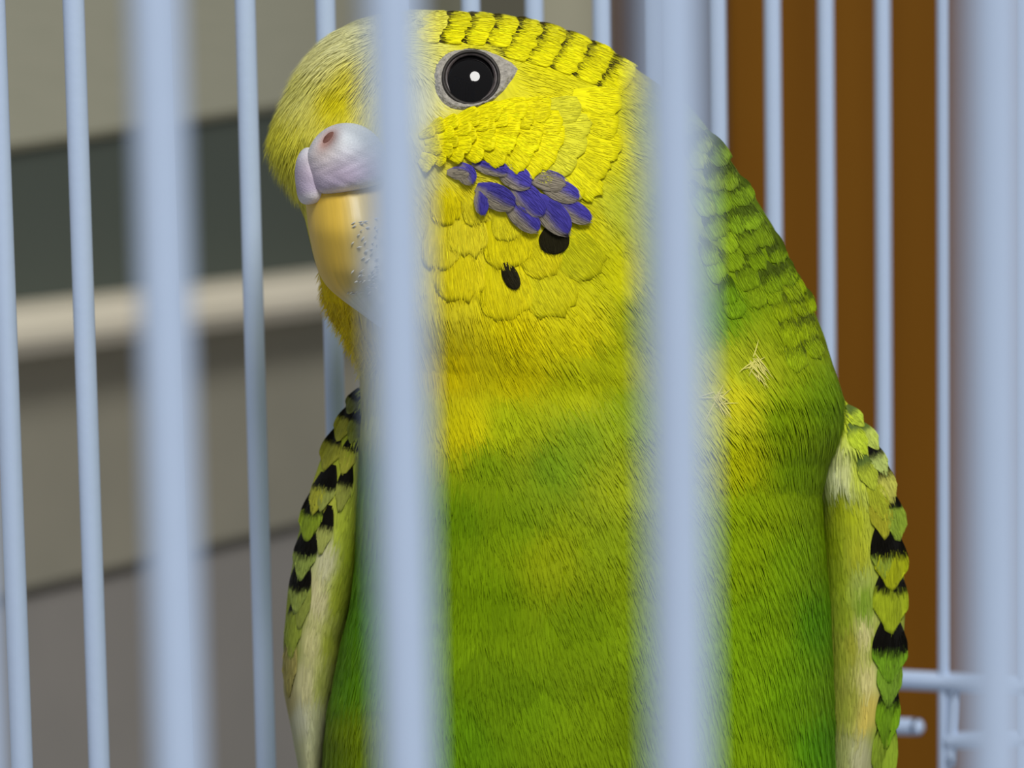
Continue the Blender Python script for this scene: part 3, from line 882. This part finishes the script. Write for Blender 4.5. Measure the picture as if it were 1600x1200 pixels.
ring('iris', 35.5, 43, 1.5, 3.0, M_iris, eye, 1.0, 0.96)
ring('eyelid', 41, 46.5, 4.0, 4.0, M_lid, eye, 0.99, 0.94)
outer = np.array([(677, 122), (681, 100), (695, 85), (720, 77), (745, 77), (770, 83), (790, 92), (812, 106), (806, 118), (796, 131), (780, 149), (755, 164), (730, 172), (703, 170), (687, 157), (679, 140)], float)
oa = np.unwrap(np.arctan2(outer[:, 1] - EC[1], outer[:, 0] - EC[0]))
orr = np.hypot(outer[:, 0] - EC[0], outer[:, 1] - EC[1])
o_ = np.argsort(oa % (2 * math.pi)); oa_s = (oa % (2 * math.pi))[o_]; or_s = orr[o_]
V = []; NS = 96; KR = 12
for k in range(KR):
    t = k / (KR - 1)
    for i in range(NS):
        a = 2 * math.pi * i / NS
        ro = np.interp(a, oa_s, or_s, period=2 * math.pi)
        ri = 45.0 * (1 if abs(math.cos(a)) > 0.5 else 0.96) * math.hypot(math.cos(a) * 0.99, math.sin(a) * 0.93)
        r = ri + (ro - ri) * t
        x_, y_ = EC[0] + r * math.cos(a), EC[1] + r * math.sin(a)
        # warty skin: three rows of small bumps
        wart = 3.0 * max(0, math.sin(a * 23 + (k // 3) * 1.5)) * math.sin(math.pi * min(1, max(0, (t - 0.1) / 0.8))) * abs(math.sin(t * math.pi * 3))
        h = 5.5 * math.sin(math.pi * min(1.0, 0.25 + t * 0.75)) + wart
        V.append((x_, y_, float(wsurf(np.array([x_]), np.array([y_]))[0]) + h - 1.0 + 2 * (1 - t)))
mesh_obj('eye_ring', W(np.array(V)), grid_faces(KR, NS, True), M_skin, eye)['label'] = 'warty grey skin around the eye'

# ------------------------------------------------------------------ bill and cere
M_beak = attr_mat('horn_beak', 0.38, 0.4, streak=0.10, bump=0.15, scale=(14, 2.0, 1))
M_cere = attr_mat('lilac_cere', 0.45, 0.35, streak=0.12, bump=0.3, scale=(24, 24, 1))
M_nostril = noise_mat('red_brown_nostril', (96, 60, 50), (130, 90, 80), 2500, 0.7, 0.2)
BL = smooth_interp([(268, 468), (300, 474), (320, 478), (360, 482), (400, 490), (430, 499), (450, 512), (470, 536), (490, 564), (505, 584), (512, 594)], 31, 31)
BR = smooth_interp([(268, 606), (300, 614), (340, 622), (400, 626), (440, 624), (470, 620), (490, 613), (505, 605), (512, 598)], 31, 31)
bw = smooth_interp([(268, 205), (300, 215), (360, 230), (430, 226), (512, 190)], 61, 61)
bh = smooth_interp([(268, 70), (300, 84), (360, 88), (430, 66), (480, 36), (512, 4)], 61, 61)
yy = np.linspace(268, 512, 70); tt = np.linspace(0, 2 * np.pi, 48, endpoint=False)
Y2, T2 = np.meshgrid(yy, tt, indexing='ij')
xc = (BL(Y2) + BR(Y2)) / 2; hw = (BR(Y2) - BL(Y2)) / 2
V = np.stack([xc + hw * np.cos(T2), Y2, bw(Y2) + bh(Y2) * np.sin(T2)], -1)
crust = sstep(550, 590, V[..., 0] + 0.12 * (V[..., 1] - 400)) * sstep(320, 400, V[..., 1])
crust = np.clip(crust + sstep(440, 480, V[..., 1]) * sstep(520, 560, V[..., 0]), 0, 1)[..., None]
mid = sstep(525, 560, V[..., 0])[..., None]
cb = lin((224, 186, 70)) * (1 - mid) + lin((208, 188, 120)) * mid
cb = cb * (1 - crust) + lin((216, 216, 204)) * crust
V[..., 2] += crust[..., 0] * 3 * np.sin(V[..., 0] / 4.0) * np.sin(V[..., 1] / 5.5)
beak = mesh_obj('beak', W(V).reshape(-1, 3), grid_faces(70, 48, True) + [tuple(range(48)), tuple(range(69 * 48, 70 * 48))[::-1]], M_beak, bird, cb.reshape(-1, 3),
                np.stack([np.cos(T2) * 0.5 + 0.5, (Y2 - 268) / 244], -1).reshape(-1, 2))
beak['label'] = 'horn-yellow hooked beak'
# white flakes along the worn edge of the beak
FV = []; FF = []
for i in range(60):
    a = rng.uniform(0, 1); x_ = 566 + 26 * rng.uniform(-0.6, 1) ; y_ = 345 + 130 * a + rng.normal(0, 5)
    if y_ > 440: x_ -= (y_ - 440) * 0.55 * rng.uniform(0, 1)
    yb = np.clip(y_, 270, 505)
    xcb = (BL(yb) + BR(yb)) / 2; hb_ = (BR(yb) - BL(yb)) / 2
    u_ = np.clip((x_ - xcb) / hb_, -0.95, 0.95)
    wz = float(bw(yb) + bh(yb) * math.sqrt(1 - u_ * u_)) + 1.5
    an = rng.uniform(-0.9, -0.1); l_ = rng.uniform(3, 6); h_ = rng.uniform(0.8, 1.8)
    dx, dy = math.cos(an) * l_, math.sin(an) * l_; ex, ey = -math.sin(an) * h_, math.cos(an) * h_
    k0 = len(FV)
    FV += [(x_ - dx, y_ - dy, wz - 1), (x_ + ex, y_ + ey, wz), (x_ + dx, y_ + dy, wz + rng.uniform(0, 3)), (x_ - ex, y_ - ey, wz), (x_, y_, wz + 2.5)]
    FF += [(k0, k0 + 1, k0 + 4), (k0 + 1, k0 + 2, k0 + 4), (k0 + 2, k0 + 3, k0 + 4), (k0 + 3, k0, k0 + 4)]
fk = mesh_obj('beak_flakes', W(np.array(FV)), FF, M_beak, beak, np.tile(lin((206, 206, 196)), (len(FV), 1)), np.zeros((len(FV), 2)))
fk['kind'] = 'stuff'


def lobe(cx, cy, cw, a, b_, c, rot, low=1.0):
    nu, nv = 90, 120
    U, Vv = np.meshgrid(np.linspace(0.001, math.pi - 0.001, nu), np.linspace(0, 2 * math.pi, nv, endpoint=False), indexing='ij')
    X = np.sin(U) * np.cos(Vv); Y = np.cos(U); Z = np.sin(U) * np.sin(Vv)
    # lower half squared off so it ends in an edge over the beak
    r = np.where(Y < 0, 1.0 / (np.abs(Y) ** 4 + (1 - Y * Y) ** 2 + 1e-9) ** 0.25, 1.0)
    X, Y, Z = X * r, Y * np.where(Y < 0, r * low, 1.0), Z * r
    x_ = X * a; y_ = -Y * b_
    ca, sa = math.cos(rot), math.sin(rot)
    return np.stack([cx + x_ * ca - y_ * sa, cy + x_ * sa + y_ * ca, cw + Z * c], -1).reshape(-1, 3), grid_faces(nu, nv, True), (nu, nv)


V1, F1, _ = lobe(541, 252, 268, 62, 60, 52, -0.20, 0.80)
V2, F2, _ = lobe(486, 280, 250, 25, 50, 40, -0.12, 0.78)
NO = (512, 218, 11, 22, math.radians(38))
hole = gb(V1[:, 0], V1[:, 1], NO[0], NO[1], NO[2], NO[3], NO[4]) * (V1[:, 2] > 268)
rimv = gb(V1[:, 0], V1[:, 1], NO[0], NO[1], 19, 30, NO[4]) * (V1[:, 2] > 268)
V1[:, 2] += 5 * rimv - 17 * hole + 0.7 * np.sin(V1[:, 0] / 5.0 + np.sin(V1[:, 1] / 7.0) * 2) * np.sin(V1[:, 1] / 6.0)
VV = np.concatenate([V1, V2])
t_up = sstep(215, 275, VV[:, 1])[:, None]
cc = lin((206, 214, 222)) * (1 - t_up) + lin((196, 182, 206)) * t_up
edge = sstep(282, 298, VV[:, 1] + 0.20 * (VV[:, 0] - 541))[:, None]
cc = cc * (1 - edge) + lin((226, 220, 226)) * edge
pk = gb(VV[:, 0], VV[:, 1], 505, 238, 26, 34, 0.5)[:, None]
cc = cc * (1 - 0.6 * pk) + lin((232, 216, 206)) * 0.6 * pk
hl = np.concatenate([hole, np.zeros(len(V2))])[:, None]
cc = cc * (0.93 + 0.07 * np.sin(VV[:, 0] / 9.0 + np.sin(VV[:, 1] / 13.0) * 3))[:, None]
cc = cc * (1 - 0.85 * np.clip(hl * 1.3, 0, 1)) + lin((160, 116, 104)) * 0.85 * np.clip(hl * 1.3, 0, 1)
cere = mesh_obj('cere', W(VV), F1 + [tuple(q + len(V1) for q in f) for f in F2], M_cere, bird, cc, np.stack([VV[:, 0] / 60, VV[:, 1] / 60], -1))
cere['label'] = 'pale lilac blue cere above the beak'


def small_ellipsoid(name, c, axs, r, mat, parent, n=14):
    V = []
    for i in range(n):
        u = math.pi * (i + 0.02) / (n - 1 + 0.04)
        for j in range(16):
            v = 2 * math.pi * j / 16
            V.append(np.array(c) + axs[0] * r[0] * math.sin(u) * math.cos(v) + axs[1] * r[1] * math.cos(u) + axs[2] * r[2] * math.sin(u) * math.sin(v))
    return mesh_obj(name, W(np.array(V)), grid_faces(n, 16, True), mat, parent)


# nostril: dark slit at the bottom of the pit
i_ = np.argmax(hole); nc_ = V1[i_] + np.array([0, 0, 0.5])
nn = np.array([-0.3, -0.3, 0.9]); nn /= np.linalg.norm(nn)
ax2 = np.array([math.cos(math.radians(-52)), math.sin(math.radians(-52)), 0]); ax2 -= nn * ax2.dot(nn); ax2 /= np.linalg.norm(ax2)
ax1 = np.cross(ax2, nn)
small_ellipsoid('nostril', nc_, [ax1, ax2, nn], (7, 14, 2.5), M_nostril, cere)['label'] = 'red-brown nostril slit'

# ------------------------------------------------------------------ cage
M_cage, nt, b = new_mat('blue_white_powder_coat', 0.38, 0.4)
tcn = nt.nodes.new('ShaderNodeTexCoord'); nz = nt.nodes.new('ShaderNodeTexNoise'); nz.inputs['Scale'].default_value = 900
bp = nt.nodes.new('ShaderNodeBump'); bp.inputs['Strength'].default_value = 0.12; bp.inputs['Distance'].default_value = 0.0002
nt.links.new(tcn.outputs['Object'], nz.inputs['Vector']); nt.links.new(nz.outputs['Fac'], bp.inputs['Height']); nt.links.new(bp.outputs[0], b.inputs['Normal'])
b.inputs['Base Color'].default_value = (*lin((193, 212, 241)), 1)

ZB, ZT = CAM[2] - 0.155, CAM[2] + 0.125
cage = empty('bird_cage', np.array([0.0, 0.2, ZB]))
tag(cage, 'white wire bird cage with vertical bars around the parakeet', 'cage')
# front panel
fp0 = np.array([-11.9, 0, 98.0]); fd = np.array([8.3, 0, -7.16])
front_px = {0: 262, 1: 625, 2: 1057, 3: 1556}
P0 = cam2world(fp0); fdir = M @ fd; fdir[2] = 0; fdir /= np.linalg.norm(fdir)
fn = np.cross(fdir, UP)
step = 0.01096
q0 = ray_plane(262, 600, P0, fn)
ends = []
for k in range(-9, 6):
    p = ray_plane(front_px[k], 600, P0, fn) if k in front_px else q0 + fdir * step * k
    ends.append(p)
    wire('bar', (p[0], p[1], ZB), (p[0], p[1], ZT), 0.00092, M_cage, cage)
# long wall behind the bird
lp0 = cam2world(np.array([-40.3, 0, 261.0])); ld = M @ np.array([7.18, 0, 8.33]); ld[2] = 0; ld /= np.linalg.norm(ld)
ln_ = np.cross(ld, UP)
back_px = [-8, 116, 249, 384, 509, 622, 736, 835, 940, 1024, 1121, 1207, 1290, 1379]
bpos = []
for i, px in enumerate(back_px):
    p = ray_plane(px, 40, lp0, ln_)
    bpos.append(p)
    wire('bar', (p[0], p[1], ZB), (p[0], p[1], ZT), 0.00100, M_cage, cage)
for k in range(1, 8):
    p = bpos[0] - ld * step * k
    wire('bar', (p[0], p[1], ZB), (p[0], p[1], ZT), 0.00100, M_cage, cage)
# side panel on the right, coming back towards the front
corner = bpos[-1] + ld * 0.004
rdir = fdir.copy(); rn = np.cross(rdir, UP)
sp = [ray_plane(1475, 600, corner, rn), ray_plane(1598, 600, corner, rn)]
for i, p in enumerate(sp + [sp[1] + (sp[1] - sp[0]) * k for k in (1, 2, 3)]):
    wire('bar', (p[0], p[1], ZB), (p[0], p[1], ZT), 0.00078 if i == 0 else 0.001, M_cage, cage)
# horizontal wires
far_end = sp[1] + (sp[1] - sp[0]) * 3.4
for z in (ZB + 0.003, ZT - 0.003):
    a_, b_ = ends[0], ends[-1]
    wire('crossbar', (a_[0], a_[1], z), (b_[0], b_[1], z), 0.0013, M_cage, cage)
    a_, b_ = bpos[0] - ld * step * 7.3, corner
    wire('crossbar', (a_[0], a_[1], z), (b_[0], b_[1], z), 0.0013, M_cage, cage)
    wire('crossbar', (corner[0], corner[1], z), (far_end[0], far_end[1], z), 0.0013, M_cage, cage)


def rp(px, py):
    return ray_plane(px, py, corner + rn * 0.0, rn)


wire('crossbar', rp(1372, 1060), rp(1720, 1078), 0.00125, M_cage, cage)
wire('crossbar', rp(1376, 1134), rp(1440, 1136), 0.0011, M_cage, cage)
wire('crossbar', rp(1478, 1158), rp(1720, 1150), 0.0011, M_cage, cage)
wire('crossbar', rp(1494, 1075), rp(1486, 1200), 0.0008, M_cage, cage)

for o in bpy.data.objects:
    if '_o' in o: del o['_o']
